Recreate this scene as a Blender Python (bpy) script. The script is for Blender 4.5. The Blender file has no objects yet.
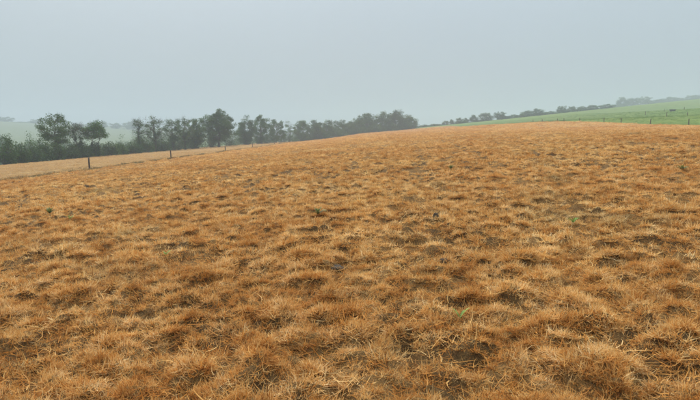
import bpy, math, random
import numpy as np
from mathutils import Vector, Matrix

SC = bpy.context.scene
COL = SC.collection
rng = np.random.default_rng(11)
R = math.radians

# ------------------------------------------------------------------ camera
EYE = 1.6
F = 505.0                      # focal length in photo pixels (700 wide)
PITCH = math.atan((200 - 135) / F)
cam_d = bpy.data.cameras.new('camera')
cam_d.sensor_width = 36.0
cam_d.lens = 36.0 * F / 700.0
cam_d.clip_start = 0.05
cam_d.clip_end = 12000
cam = bpy.data.objects.new('camera', cam_d)
COL.objects.link(cam)
cam.location = (0, 0, EYE)
cam.rotation_euler = (R(90) - PITCH, 0, 0)
SC.camera = cam

# ------------------------------------------------------------------ sky and light: a flat foggy overcast
SUN_EL, SUN_AZ = R(46), R(-28)          # azimuth from +Y, clockwise
world = bpy.data.worlds.new('World')
SC.world = world
world.use_nodes = True
wn, wl = world.node_tree.nodes, world.node_tree.links
wn.clear()
w_out = wn.new('ShaderNodeOutputWorld')
bg_sky = wn.new('ShaderNodeBackground'); bg_sky.inputs['Strength'].default_value = 0.05
sky = wn.new('ShaderNodeTexSky'); sky.sky_type = 'NISHITA'; sky.sun_disc = False
sky.sun_elevation = SUN_EL; sky.sun_rotation = SUN_AZ
sky.dust_density = 6.0; sky.air_density = 1.0
wl.new(sky.outputs[0], bg_sky.inputs['Color'])
bg_cloud = wn.new('ShaderNodeBackground')
tc = wn.new('ShaderNodeTexCoord')
sep = wn.new('ShaderNodeSeparateXYZ'); wl.new(tc.outputs['Generated'], sep.inputs[0])
ramp = wn.new('ShaderNodeMapRange')      # an overcast sky brightens evenly towards the zenith
ramp.inputs['From Min'].default_value = 0.0; ramp.inputs['From Max'].default_value = 1.0
ramp.inputs['To Min'].default_value = 0.225; ramp.inputs['To Max'].default_value = 1.05
zp = wn.new('ShaderNodeMath'); zp.operation = 'POWER'; zp.use_clamp = True; zp.inputs[1].default_value = 1.6
zc = wn.new('ShaderNodeMath'); zc.operation = 'MAXIMUM'; zc.inputs[1].default_value = 0.0
wl.new(sep.outputs['Z'], zc.inputs[0]); wl.new(zc.outputs[0], zp.inputs[0]); wl.new(zp.outputs[0], ramp.inputs['Value'])
nz = wn.new('ShaderNodeTexNoise'); nz.inputs['Scale'].default_value = 2.2; nz.inputs['Detail'].default_value = 3
wl.new(tc.outputs['Generated'], nz.inputs['Vector'])
nm = wn.new('ShaderNodeMapRange'); nm.inputs['To Min'].default_value = 0.96; nm.inputs['To Max'].default_value = 1.04
wl.new(nz.outputs['Fac'], nm.inputs['Value'])
mul = wn.new('ShaderNodeMath'); mul.operation = 'MULTIPLY'
wl.new(ramp.outputs[0], mul.inputs[0]); wl.new(nm.outputs[0], mul.inputs[1])
bg_cloud.inputs['Color'].default_value = (0.81, 0.965, 1.085, 1)
wl.new(mul.outputs[0], bg_cloud.inputs['Strength'])
mixs = wn.new('ShaderNodeMixShader'); mixs.inputs[0].default_value = 0.9
wl.new(bg_sky.outputs[0], mixs.inputs[1]); wl.new(bg_cloud.outputs[0], mixs.inputs[2])
wl.new(mixs.outputs[0], w_out.inputs['Surface'])

sun_d = bpy.data.lights.new('sun', 'SUN')
sun_d.energy = 1.5; sun_d.angle = R(11); sun_d.color = (1.0, 0.96, 0.90)
sun = bpy.data.objects.new('sun', sun_d); COL.objects.link(sun)
sdir = Vector((math.sin(SUN_AZ) * math.cos(SUN_EL), math.cos(SUN_AZ) * math.cos(SUN_EL), math.sin(SUN_EL)))
sun.rotation_euler = sdir.to_track_quat('Z', 'Y').to_euler()
sun.location = (0, 0, 60)

SC.view_settings.view_transform = 'Standard'
SC.view_settings.look = 'None'
SC.view_settings.exposure = 1.1
SC.view_settings.gamma = 1.0
SC.view_settings.use_curve_mapping = False
SC.cycles.use_denoising = True
SC.cycles.denoising_prefilter = 'ACCURATE'
SC.cycles.denoising_input_passes = 'RGB_ALBEDO_NORMAL'
SC.cycles.adaptive_threshold = 0.02
SC.cycles.max_bounces = 4
SC.cycles.diffuse_bounces = 2
SC.cycles.volume_bounces = 1
SC.cycles.transparent_max_bounces = 8

# ------------------------------------------------------------------ helpers
def _hash(ix, iy, s):
    h = (ix.astype(np.int64) * 374761393 + iy.astype(np.int64) * 668265263 + s * 974711) & 0xffffffff
    h = ((h ^ (h >> 13)) * 1274126177) & 0xffffffff
    return ((h ^ (h >> 16)) & 0xffff) / 65536.0

def gnoise(x, y, s=0):
    """2D gradient noise, about -0.7..0.7"""
    ix = np.floor(x); iy = np.floor(y)
    fx = x - ix; fy = y - iy
    ux = fx * fx * fx * (fx * (fx * 6 - 15) + 10); uy = fy * fy * fy * (fy * (fy * 6 - 15) + 10)
    def g(dx, dy):
        a = _hash(ix + dx, iy + dy, s) * 2 * math.pi
        return np.cos(a) * (fx - dx) + np.sin(a) * (fy - dy)
    return (g(0, 0) * (1 - ux) + g(1, 0) * ux) * (1 - uy) + (g(0, 1) * (1 - ux) + g(1, 1) * ux) * uy

def sstep(a, b, v):
    t = np.clip((v - a) / (b - a), 0, 1)
    return t * t * (3 - 2 * t)

XL, XR, YEND = -60.0, 68.0, 345.0         # the sprayed field's edges
XF = -26.0                                # the post line across it

def land(x, y):
    """the lie of the land, without tussocks"""
    x = np.asarray(x, float); y = np.asarray(y, float)
    z = 0.060 * x + np.where(x < 0, 0.018 * x, 0) * sstep(-60, -5, x) + np.where(x < -60, 0, 0)
    z = z + 0.0062 * np.clip(y, 0, 420) * sstep(-22, 14, x)
    # pasture beyond the right edge steepens to a brow
    z = z + 0.047 * np.clip(x - XR, 0, 85)
    xx = np.clip(x - 150, 0, None)
    z = z - 0.085 * np.clip(xx, 0, 55) - 0.06 * np.clip(xx - 55, 0, None)
    # the field humps towards its far right corner, the pasture beside it lies in a shallow bowl
    def soft(kx, ky, w):
        return sum(np.interp(y + o_ * w, kx, ky) for o_ in (-1, -0.75, -0.5, -0.25, 0, 0.25, 0.5, 0.75, 1)) / 9
    d_f = soft([0, 60, 102, 116, 137, 151, 170, 230, 343], [-1.2, -1.5, -1.36, -0.75, 0.2, 0.6, 0.8, 0.75, 0], 16) * sstep(18, 60, x)
    d_p = soft([100, 150, 214, 300, 400], [-1.7, -1.8, -1.3, -0.5, 0], 45)
    t_p = sstep(66, 116, x)
    z = z + d_f * (1 - t_p) + d_p * t_p
    # valley beyond the left hedge
    v = sstep(-62, -120, x)
    z = z * (1 - v) + v * (-11.0 + 0.0 * x)
    # brow of the field; the valley carries on behind it
    b = sstep(335, 470, y) * sstep(40, -30, x)
    z = z * (1 - b) + b * (-7.0)
    # far right hillside
    yr = 405 + 495 * np.clip(x / 600, 0, 1.5) ** 2.4
    tgt = 1.9 + 0.1015 * np.clip(x, -60, 700)
    k = sstep(0, 1, (y - 285) / (yr - 285)) * sstep(10, 48, x)
    z = z * (1 - k) + k * tgt
    # far left hillside
    k2 = sstep(260, 1080, np.hypot(x, y)) * sstep(-70, -200, x)
    z = z * (1 - k2) + k2 * np.clip(26 - (x + 624) * 0.060, 0, 26)
    z = z + 0.5 * gnoise(x / 75, y / 75, 5) * sstep(60, 220, np.hypot(x, y))
    return z

def tussock(x, y):
    """height of the matted grass cushions, metres"""
    d = np.hypot(x, y)
    wx = x + 0.16 * gnoise(x / 0.5, y / 0.5, 21); wy = y + 0.16 * gnoise(x / 0.5, y / 0.5, 22)
    a = np.abs(gnoise(wx / 0.42, wy / 0.35, 31))
    b = np.abs(gnoise(wx / 0.18, wy / 0.165, 32))
    c = gnoise(x / 1.7, y / 1.5, 33)
    e = gnoise(x / 6.0, y / 5.0, 34)
    m = 0.26 * a ** 0.85 + 0.10 * b + 0.07 * c + 0.10 * e
    edge = sstep(XL - 1, XL + 3, x) * (1 - sstep(XR - 3, XR + 1, x))
    left = 1 - 0.4 * (1 - sstep(XF - 2, XF + 2, x))
    return m * edge * left

def ground(x, y):
    return land(x, y) + tussock(np.asarray(x, float), np.asarray(y, float))

def at(px, D):
    x = (px - 350.0) / F * D
    return x, D

def gz(x, y):
    return float(ground(np.array([x]), np.array([y]))[0])

def lz(x, y):
    return float(land(np.array([x]), np.array([y]))[0])

def hit(px, py):
    """ground point under a photo pixel"""
    v = Vector(((px - 350) / F, 1, -(py - 200) / F))
    v = Matrix.Rotation(-PITCH, 3, 'X') @ v
    t = np.exp(np.linspace(math.log(1.5), math.log(500), 6000))
    P = np.outer(t, np.array(v)); P[:, 2] += EYE
    below = P[:, 2] < ground(P[:, 0], P[:, 1])
    i = int(np.argmax(below))
    return P[i]

def mesh_from(name, verts, faces, mat=None, smooth=False):
    me = bpy.data.meshes.new(name)
    verts = np.asarray(verts, np.float32)
    if isinstance(faces, np.ndarray):
        k = faces.shape[1]; n = faces.shape[0]
        me.vertices.add(len(verts)); me.vertices.foreach_set('co', verts.ravel())
        me.loops.add(n * k); me.loops.foreach_set('vertex_index', faces.astype(np.int32).ravel())
        me.polygons.add(n); me.polygons.foreach_set('loop_start', np.arange(n, dtype=np.int32) * k)
        me.polygons.foreach_set('loop_total', np.full(n, k, np.int32))
        me.update(calc_edges=True); me.validate()
    else:
        me.from_pydata([tuple(v) for v in verts], [], faces)
        me.update()
    if smooth:
        me.polygons.foreach_set('use_smooth', np.ones(len(me.polygons), bool))
    if mat: me.materials.append(mat)
    return me

def obj(name, me, parent=None, loc=(0, 0, 0), rz=0.0):
    o = bpy.data.objects.new(name, me); COL.objects.link(o)
    o.location = loc; o.rotation_euler = (0, 0, rz)
    if parent: o.parent = parent
    return o

def tag(o, label=None, cat=None, group=None, kind=None):
    if label: o['label'] = label
    if cat: o['category'] = cat
    if group: o['group'] = group
    if kind: o['kind'] = kind
    return o

# ------------------------------------------------------------------ materials
def new_mat(name):
    m = bpy.data.materials.new(name); m.use_nodes = True
    nt = m.node_tree
    return m, nt, nt.nodes['Principled BSDF']

def N(nt, t, **kw):
    n = nt.nodes.new(t)
    for k, v in kw.items(): setattr(n, k, v)
    return n

def noise_pos(nt, scale, detail=3.0, rough=0.55, stretch=None):
    g = N(nt, 'ShaderNodeNewGeometry')
    src = g.outputs['Position']
    if stretch:
        mp = N(nt, 'ShaderNodeMapping'); mp.inputs['Scale'].default_value = stretch
        nt.links.new(src, mp.inputs[0]); src = mp.outputs[0]
    n = N(nt, 'ShaderNodeTexNoise'); n.inputs['Scale'].default_value = scale
    n.inputs['Detail'].default_value = detail; n.inputs['Roughness'].default_value = rough
    nt.links.new(src, n.inputs['Vector'])
    return n.outputs['Fac']

def cramp(nt, fac, stops):
    r = N(nt, 'ShaderNodeValToRGB')
    el = r.color_ramp.elements
    while len(el) > 1: el.remove(el[0])
    el[0].position = stops[0][0]; el[0].color = (*stops[0][1], 1)
    for p, c in stops[1:]:
        e = el.new(p); e.color = (*c, 1)
    nt.links.new(fac, r.inputs[0])
    return r.outputs[0]

def mixc(nt, fac, a, b, mode='MIX'):
    m = N(nt, 'ShaderNodeMix', data_type='RGBA', blend_type=mode)
    for s, v in ((0, fac), (6, a), (7, b)):
        if isinstance(v, (int, float)): m.inputs[s].default_value = v
        elif isinstance(v, tuple): m.inputs[s].default_value = (*v, 1)
        else: nt.links.new(v, m.inputs[s])
    return m.outputs[2]

def maprange(nt, v, a, b, c=0.0, d=1.0):
    m = N(nt, 'ShaderNodeMapRange', clamp=True)
    m.inputs['From Min'].default_value = a; m.inputs['From Max'].default_value = b
    m.inputs['To Min'].default_value = c; m.inputs['To Max'].default_value = d
    nt.links.new(v, m.inputs['Value'])
    return m.outputs[0]

def pos_x(nt):
    g = N(nt, 'ShaderNodeNewGeometry'); s = N(nt, 'ShaderNodeSeparateXYZ')
    nt.links.new(g.outputs['Position'], s.inputs[0])
    return s.outputs['X']

STRAW = (0.92, 0.75, 0.42); TAN = (0.84, 0.535, 0.20); RUST = (0.69, 0.345, 0.092); BROWN = (0.22, 0.10, 0.032)
PALE = (0.46, 0.36, 0.17)

# dead grass blades: tone per blade, drifts of colour over the field
m_grass, nt, b = new_mat('dead_grass')
ab = N(nt, 'ShaderNodeAttribute'); ab.attribute_name = 'tone'
blade = cramp(nt, ab.outputs['Fac'], [(0.0, BROWN), (0.2, RUST), (0.52, TAN), (1.0, STRAW)])
big = maprange(nt, noise_pos(nt, 0.9, 4), 0.38, 0.66)
warm = mixc(nt, big, (0.88, 0.80, 0.70), (1.05, 1.03, 1.0))
c = mixc(nt, 1.0, blade, warm, 'MULTIPLY')
drift = maprange(nt, noise_pos(nt, 0.13, 3), 0.35, 0.68)
c = mixc(nt, 1.0, c, mixc(nt, drift, (0.90, 0.79, 0.68), (1.06, 1.09, 1.10)), 'MULTIPLY')
oi = N(nt, 'ShaderNodeObjectInfo')
c = mixc(nt, 1.0, c, cramp(nt, oi.outputs['Random'], [(0, (0.62, 0.55, 0.48)), (0.3, (0.92, 0.86, 0.78)), (0.7, (1.0, 1.0, 1.0)), (1, (1.12, 1.14, 1.12))]), 'MULTIPLY')
pt = noise_pos(nt, 3.4, 4, 0.65)                                      # swathes of pale straw, rust and rotted brown
c = mixc(nt, 1.0, c, cramp(nt, pt, [(0.32, (0.58, 0.46, 0.34)), (0.43, (0.94, 0.83, 0.70)), (0.50, (1.0, 1.0, 0.98)), (0.60, (1.14, 1.26, 1.55))]), 'MULTIPLY')
gp = maprange(nt, noise_pos(nt, 0.42, 2), 0.58, 0.74, 0, 0.5)      # patches still greyish green
c = mixc(nt, gp, c, (0.22, 0.18, 0.09))
lf = maprange(nt, pos_x(nt), XF - 1.2, XF + 0.2, 0.5, 0.0)
c = mixc(nt, lf, c, (0.52, 0.38, 0.20))
nt.links.new(c, b.inputs['Base Color'])
b.inputs['Roughness'].default_value = 0.75
b.inputs['Specular IOR Level'].default_value = 0.1
tr = N(nt, 'ShaderNodeBsdfTranslucent'); nt.links.new(c, tr.inputs['Color'])
mx = N(nt, 'ShaderNodeMixShader'); mx.inputs[0].default_value = 0.36
nt.links.new(b.outputs[0], mx.inputs[1]); nt.links.new(tr.outputs[0], mx.inputs[2])
nt.links.new(mx.outputs[0], nt.nodes['Material Output'].inputs['Surface'])

# the field's soil with its litter of straw
m_field, nt, b = new_mat('field_soil_and_litter')
f1 = noise_pos(nt, 75, 5, 0.75); f2 = noise_pos(nt, 1.1, 4); f3 = noise_pos(nt, 0.13, 3)
lit = cramp(nt, f1, [(0.30, (0.06, 0.036, 0.018)), (0.46, (0.13, 0.07, 0.026)), (0.58, (0.24, 0.13, 0.045)), (0.74, (0.40, 0.24, 0.085))])
soil = cramp(nt, f1, [(0.35, (0.045, 0.025, 0.011)), (0.58, (0.10, 0.056, 0.022)), (0.75, (0.34, 0.19, 0.07))])
c = mixc(nt, maprange(nt, f2, 0.42, 0.54), soil, lit)
# beyond the tussocks one can tell apart the mat of straw closes over
g = N(nt, 'ShaderNodeNewGeometry'); s = N(nt, 'ShaderNodeVectorMath', operation='LENGTH')
nt.links.new(g.outputs['Position'], s.inputs[0])
mat_far = mixc(nt, maprange(nt, f3, 0.35, 0.68), (0.40, 0.205, 0.068), (0.50, 0.285, 0.10))
farf = maprange(nt, s.outputs['Value'], 25, 120, 0, 0.85)
c = mixc(nt, farf, c, mat_far)
lf = maprange(nt, pos_x(nt), XF - 1.2, XF + 0.2, 0.6, 0.0)
c = mixc(nt, lf, c, mixc(nt, f2, (0.26, 0.16, 0.07), (0.44, 0.28, 0.12)))
nt.links.new(c, b.inputs['Base Color']); b.inputs['Roughness'].default_value = 0.95
b.inputs['Specular IOR Level'].default_value = 0.05
bp = N(nt, 'ShaderNodeBump'); bp.inputs['Strength'].default_value = 0.5; bp.inputs['Distance'].default_value = 0.02
nt.links.new(f1, bp.inputs['Height']); nt.links.new(bp.outputs[0], b.inputs['Normal'])

# pasture and hills
m_hill, nt, b = new_mat('pasture_turf')
f1 = noise_pos(nt, 0.35, 5, 0.65); f2 = noise_pos(nt, 0.018, 3)
c1 = cramp(nt, f1, [(0.3, (0.062, 0.105, 0.010)), (0.5, (0.100, 0.160, 0.018)), (0.7, (0.155, 0.215, 0.034))])
c = mixc(nt, maprange(nt, f2, 0.35, 0.65), c1, mixc(nt, 1.0, c1, (1.25, 1.05, 1.1), 'MULTIPLY'))
c = mixc(nt, maprange(nt, pos_x(nt), -160, -60, 0.75, 0.0), c, mixc(nt, f1, (0.07, 0.095, 0.042), (0.12, 0.135, 0.065)))   # greyer grass across the valley, with distance haze put into its colour
nt.links.new(c, b.inputs['Base Color']); b.inputs['Roughness'].default_value = 0.85
b.inputs['Specular IOR Level'].default_value = 0.2

def leaf_mat(name, a, bcol, trans=0.25):
    m, nt, b = new_mat(name)
    oi = N(nt, 'ShaderNodeObjectInfo')
    at_ = N(nt, 'ShaderNodeAttribute'); at_.attribute_name = 'tone'
    c = mixc(nt, at_.outputs['Fac'], a, bcol)
    c = mixc(nt, 1.0, c, cramp(nt, oi.outputs['Random'], [(0, (0.8, 0.88, 0.9)), (1, (1.15, 1.08, 0.95))]), 'MULTIPLY')
    nt.links.new(c, b.inputs['Base Color']); b.inputs['Roughness'].default_value = 0.6
    b.inputs['Specular IOR Level'].default_value = 0.3
    tr = N(nt, 'ShaderNodeBsdfTranslucent'); nt.links.new(c, tr.inputs['Color'])
    mx = N(nt, 'ShaderNodeMixShader'); mx.inputs[0].default_value = trans
    nt.links.new(b.outputs[0], mx.inputs[1]); nt.links.new(tr.outputs[0], mx.inputs[2])
    nt.links.new(mx.outputs[0], nt.nodes['Material Output'].inputs['Surface'])
    return m
m_leaf = leaf_mat('tree_leaf', (0.038, 0.085, 0.012), (0.086, 0.160, 0.024))
m_leaf_light = leaf_mat('young_leaf', (0.050, 0.112, 0.018), (0.105, 0.20, 0.034))
m_ivy = leaf_mat('ivy_leaf', (0.022, 0.052, 0.008), (0.050, 0.098, 0.015), 0.1)
m_hedge = leaf_mat('hedge_leaf', (0.032, 0.070, 0.009), (0.070, 0.134, 0.018))
m_weed = leaf_mat('fresh_weed_leaf', (0.15, 0.24, 0.05), (0.32, 0.42, 0.09))
m_weed_dark = leaf_mat('dark_weed_leaf', (0.10, 0.12, 0.035), (0.22, 0.23, 0.07))
m_verge = leaf_mat('verge_grass_blade', (0.07, 0.075, 0.03), (0.17, 0.14, 0.055))
m_turf = leaf_mat('turf_blade', (0.066, 0.140, 0.008), (0.120, 0.225, 0.016))

def plain(name, stops, scale, rough=0.85, bump=0.3, stretch=None):
    m, nt, b = new_mat(name)
    f = noise_pos(nt, scale, 5, 0.65, stretch)
    nt.links.new(cramp(nt, f, stops), b.inputs['Base Color']); b.inputs['Roughness'].default_value = rough
    bp = N(nt, 'ShaderNodeBump'); bp.inputs['Strength'].default_value = bump; bp.inputs['Distance'].default_value = 0.03
    nt.links.new(f, bp.inputs['Height']); nt.links.new(bp.outputs[0], b.inputs['Normal'])
    return m
m_bark = plain('bark', [(0.3, (0.05, 0.045, 0.035)), (0.7, (0.12, 0.105, 0.085))], 6, stretch=(1, 1, 0.25))
m_post = plain('weathered_timber', [(0.3, (0.05, 0.034, 0.024)), (0.7, (0.13, 0.09, 0.062))], 18, stretch=(1, 1, 0.12))
m_clod = plain('wet_soil', [(0.3, (0.03, 0.02, 0.012)), (0.7, (0.085, 0.055, 0.03))], 30, rough=0.95)
m_trough = plain('galvanised_trough', [(0.3, (0.04, 0.04, 0.038)), (0.7, (0.10, 0.098, 0.09))], 5, rough=0.6)
m_water, nt, b = new_mat('trough_water')
b.inputs['Base Color'].default_value = (0.02, 0.025, 0.022, 1); b.inputs['Roughness'].default_value = 0.06

# ------------------------------------------------------------------ the land: one sheet to the horizon, the field laid on it
def polar(nr, na_f, na_c, r0, r1, half=R(58)):
    az = np.concatenate([np.linspace(-half, half, na_f), np.linspace(half, 2 * math.pi - half, na_c + 2)[1:-1]])
    rr = np.exp(np.linspace(math.log(r0), math.log(r1), nr))
    A, RR = np.meshgrid(az, rr)
    x = np.sin(A) * RR; y = np.cos(A) * RR
    n = len(az)
    i = np.arange(nr - 1)[:, None] * n; j = np.arange(n)[None, :]; j2 = (j + 1) % n
    q = np.stack([i + j, i + n + j, i + n + j2, i + j2], -1).reshape(-1, 4)
    q = q[:, ::-1]
    return x.ravel(), y.ravel(), q, n

x, y, q, n = polar(420, 420, 60, 0.6, 2600)
inside = sstep(XL, XL + 1.5, x) * (1 - sstep(XR - 1.5, XR, x)) * (1 - sstep(YEND - 6, YEND, y)) * sstep(-70, -60, y)
z = land(x, y) - 0.55 * inside
rough = 0.25 * gnoise(x / 2.5, y / 2.5, 8) * sstep(60, 110, np.hypot(x, y)) * (1 - inside)
vv = np.stack([x, y, z + 0.3 * rough], 1)
vv = np.vstack([vv, [[0, 0, -0.6]]])
o = obj('terrain', mesh_from('terrain', vv, q, m_hill, True))
tag(o, 'green pasture and misty hills running to the horizon', kind='structure')

x, y, q, n = polar(520, 560, 60, 0.25, 520)
xc = np.clip(x, XL, XR); yc = np.clip(y, -70, YEND)
z = ground(xc, yc) + 0.012 * gnoise(xc / 0.09, yc / 0.09, 77) * (np.hypot(x, y) < 12)
vv = np.stack([xc, yc, z], 1)
a = vv[q]
d1 = a[:, 2, :2] - a[:, 0, :2]; d2 = a[:, 3, :2] - a[:, 1, :2]
ok = np.abs(d1[:, 0] * d2[:, 1] - d1[:, 1] * d2[:, 0]) > 1e-6
q = q[ok]
q = q.copy()
cen = len(vv)
vv = np.vstack([vv, [[0, 0, gz(0, 0)]]])
ring = np.stack([np.arange(n), (np.arange(n) + 1) % n], 1)
# close the tiny hole under the camera with quads that share the centre
used = np.unique(np.concatenate([q.ravel(), [cen]]))
remap = np.zeros(len(vv), int) - 1; remap[used] = np.arange(len(used))
o = obj('field', mesh_from('field', vv[used], remap[q], m_field, True))
tag(o, 'sprayed off field of orange brown dead grass over dark soil', kind='structure')

# ------------------------------------------------------------------ grass: tufts set out over the field (stuff)
def blades(nb, spread, lmin, lmax, w, lean=(0.35, 1.35), seg=4, seed=0, curl=0.9, tone=(0, 1)):
    r = np.random.default_rng(seed)
    az = r.uniform(0, 2 * math.pi, nb)
    br = spread * np.sqrt(r.uniform(0, 1, nb)); ba = r.uniform(0, 2 * math.pi, nb)
    L = r.uniform(lmin, lmax, nb); wd = w * r.uniform(0.6, 1.35, nb)
    th = r.uniform(lean[0], lean[1], nb)                 # lean from vertical at the root
    cu = r.normal(curl, 0.8, nb)                         # extra lean by the tip
    tw = r.normal(0, 1.0, nb)                            # sideways sweep
    p = np.stack([br * np.cos(ba), br * np.sin(ba), np.full(nb, -0.015)], 1)
    V = []
    wa = az + math.pi / 2 + r.normal(0, 0.5, nb)
    wv = np.stack([np.cos(wa), np.sin(wa), r.normal(0, 0.3, nb)], 1)
    for k in range(seg + 1):
        t = k / seg
        ww = (wd * (1 - 0.75 * t ** 1.5))[:, None] * 0.5
        V.append(p - wv * ww); V.append(p + wv * ww)
        if k < seg:
            tt = (k + 0.5) / seg
            a_ = th + cu * tt; az_ = az + tw * tt
            st = L / seg
            p = p + np.stack([np.sin(a_) * np.cos(az_) * st, np.sin(a_) * np.sin(az_) * st, np.cos(a_) * st], 1)
            p[:, 2] = np.maximum(p[:, 2], -0.01 + 0.004 * k)
    V = np.stack(V, 1)                                   # nb, 2*(seg+1), 3
    nv = 2 * (seg + 1)
    base = (np.arange(nb) * nv)[:, None, None]
    k = np.arange(seg)[None, :, None] * 2
    f = np.concatenate([base + k, base + k + 1, base + k + 3, base + k + 2], 2).reshape(-1, 4)
    tn = np.clip(tone[0] + (tone[1] - tone[0]) * r.beta(1.05, 1.0, nb), 0, 1)
    return V.reshape(-1, 3), f, np.repeat(tn, nv)

def add_tone(me, tn):
    at_ = me.attributes.new('tone', 'FLOAT', 'POINT'); at_.data.foreach_set('value', tn.astype(np.float32))

PROTO = bpy.data.collections.new('tuft_shapes')          # shapes only, not in the scene
def proto(i, data, mat):
    v, f, tn = data
    me = mesh_from('tuft_%02d' % i, v, f, mat); add_tone(me, tn)
    PROTO.objects.link(bpy.data.objects.new('tuft_%02d' % i, me))
LOD = {}
idx = 0
for key, nvar, kw in (
    ('A', 9, dict(nb=34, spread=0.05, lmin=0.04, lmax=0.125, w=0.0062, seg=5, curl=0.5)),
    ('B', 7, dict(nb=40, spread=0.085, lmin=0.045, lmax=0.13, w=0.0095, seg=4, curl=0.5)),
    ('C', 6, dict(nb=50, spread=0.15, lmin=0.05, lmax=0.16, w=0.017, seg=3, curl=0.5)),
    ('D', 5, dict(nb=80, spread=0.45, lmin=0.07, lmax=0.20, w=0.022, seg=2)),
    ('E', 5, dict(nb=90, spread=1.0, lmin=0.10, lmax=0.24, w=0.045, seg=2))):
    LOD[key] = (idx, nvar)
    for k in range(nvar):
        lean = (0.2, 1.1) if k % 4 == 0 else (0.75, 1.55)
        t0 = rng.uniform(0, 0.22); t1 = rng.uniform(0.78, 1.0)
        k2 = dict(kw)
        if key in 'AB' and k == nvar - 1:        # a few long broken stems
            k2.update(nb=8, lmin=0.10, lmax=0.19, w=kw['w'] * 0.7, curl=0.5); t0, t1 = 0.5, 1.0; lean = (0.7, 1.5)
        proto(idx, blades(seed=100 + idx, lean=lean, tone=(t0, t1), **k2), m_grass); idx += 1
LOD['L'] = (idx, 5)                                      # flat litter for the bare patches
for k in range(5):
    proto(idx, blades(26, 0.14, 0.05, 0.15, 0.0052, (1.3, 1.6), 3, 280 + k, 0.05, (0.0, 0.75 if k % 2 else 0.35)), m_grass); idx += 1
LOD['V'] = (idx, 3)
for k in range(3):
    proto(idx, blades(70, 0.32, 0.12, 0.34, 0.014, (0.1, 0.8), 3, 300 + k), m_verge); idx += 1
LOD['T'] = (idx, 3)
for k in range(3):
    proto(idx, blades(70, 0.9, 0.10, 0.24, 0.035, (0.2, 1.0), 2, 320 + k), m_turf); idx += 1

def wedge(r0, r1, dens, half=R(47)):
    nn = int(dens * half * (r1 * r1 - r0 * r0))
    rr = np.sqrt(rng.uniform(r0 * r0, r1 * r1, nn)); a = rng.uniform(-half, half, nn)
    return rr * np.sin(a), rr * np.cos(a)

def scatter(name, sets, label, cat):
    P, ROT, SCL, IDX = [], [], [], []
    for (x, y, z, key, scl, tilt) in sets:
        i0, nv = LOD[key]; n_ = len(x)
        P.append(np.stack([x, y, z], 1))
        ROT.append(np.stack([rng.normal(0, tilt, n_), rng.normal(0, tilt, n_), rng.uniform(0, 6.283, n_)], 1))
        SCL.append(scl); IDX.append(rng.integers(i0, i0 + nv, n_))
    P = np.concatenate(P); ROT = np.concatenate(ROT); SCL = np.concatenate(SCL); IDX = np.concatenate(IDX)
    me = bpy.data.meshes.new(name); me.vertices.add(len(P)); me.vertices.foreach_set('co', P.astype(np.float32).ravel())
    for nm_, ty, arr, fld in (('rot', 'FLOAT_VECTOR', ROT, 'vector'), ('scl', 'FLOAT', SCL, 'value'), ('pick', 'INT', IDX, 'value')):
        at_ = me.attributes.new(nm_, ty, 'POINT')
        at_.data.foreach_set(fld, arr.astype(np.int32 if ty == 'INT' else np.float32).ravel())
    me.update()
    o = obj(name, me)
    ng = bpy.data.node_groups.new(name, 'GeometryNodeTree')
    ng.interface.new_socket('Geometry', in_out='INPUT', socket_type='NodeSocketGeometry')
    ng.interface.new_socket('Geometry', in_out='OUTPUT', socket_type='NodeSocketGeometry')
    gi = ng.nodes.new('NodeGroupInput'); go = ng.nodes.new('NodeGroupOutput')
    ci = ng.nodes.new('GeometryNodeCollectionInfo'); ci.inputs['Collection'].default_value = PROTO
    ci.inputs['Separate Children'].default_value = True; ci.inputs['Reset Children'].default_value = True
    ip = ng.nodes.new('GeometryNodeInstanceOnPoints'); ip.inputs['Pick Instance'].default_value = True
    L = ng.links
    L.new(gi.outputs[0], ip.inputs['Points']); L.new(ci.outputs[0], ip.inputs['Instance'])
    for nm_, ty, sock in (('rot', 'FLOAT_VECTOR', 'Rotation'), ('scl', 'FLOAT', 'Scale'), ('pick', 'INT', 'Instance Index')):
        na = ng.nodes.new('GeometryNodeInputNamedAttribute'); na.data_type = ty
        na.inputs['Name'].default_value = nm_
        L.new(na.outputs['Attribute'], ip.inputs[sock])
    L.new(ip.outputs[0], go.inputs[0])
    md = o.modifiers.new('tufts', 'NODES'); md.node_group = ng
    return tag(o, label, cat, kind='stuff')

HOLLOWS = [(337, 268, 30), (30, 263, 46), (75, 372, 36), (215, 345, 34), (130, 310, 28), (400, 322, 46), (515, 300, 34), (500, 385, 30), (590, 350, 30),
           (680, 262, 24), (665, 195, 60), (240, 236, 34), (272, 224, 26), (305, 212, 30), (250, 160, 24), (640, 216, 40), (20, 384, 40), (10, 345, 24),
           (110, 382, 26), (255, 365, 40), (360, 355, 24), (440, 250, 26), (530, 250, 30), (180, 245, 22), (600, 300, 26), (690, 345, 30), (320, 388, 24)]
HOL = []
for (px, py, w_) in HOLLOWS:
    P_ = hit(px, py); HOL.append((P_[0], P_[1], w_ / 2 * P_[1] / F))
def hollow(x, y):
    k = np.zeros_like(x)
    wob = 0.5 * gnoise(x / 0.35, y / 0.35, 71) + 0.3 * gnoise(x / 0.13, y / 0.13, 72)
    for hx, hy, hr in HOL:
        dd = np.sqrt(((x - hx) / hr) ** 2 + ((y - hy) / (hr * 1.1)) ** 2)
        k = np.maximum(k, 1 - sstep(0.55, 1.15, dd + wob))
    return k
sets = []
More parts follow.
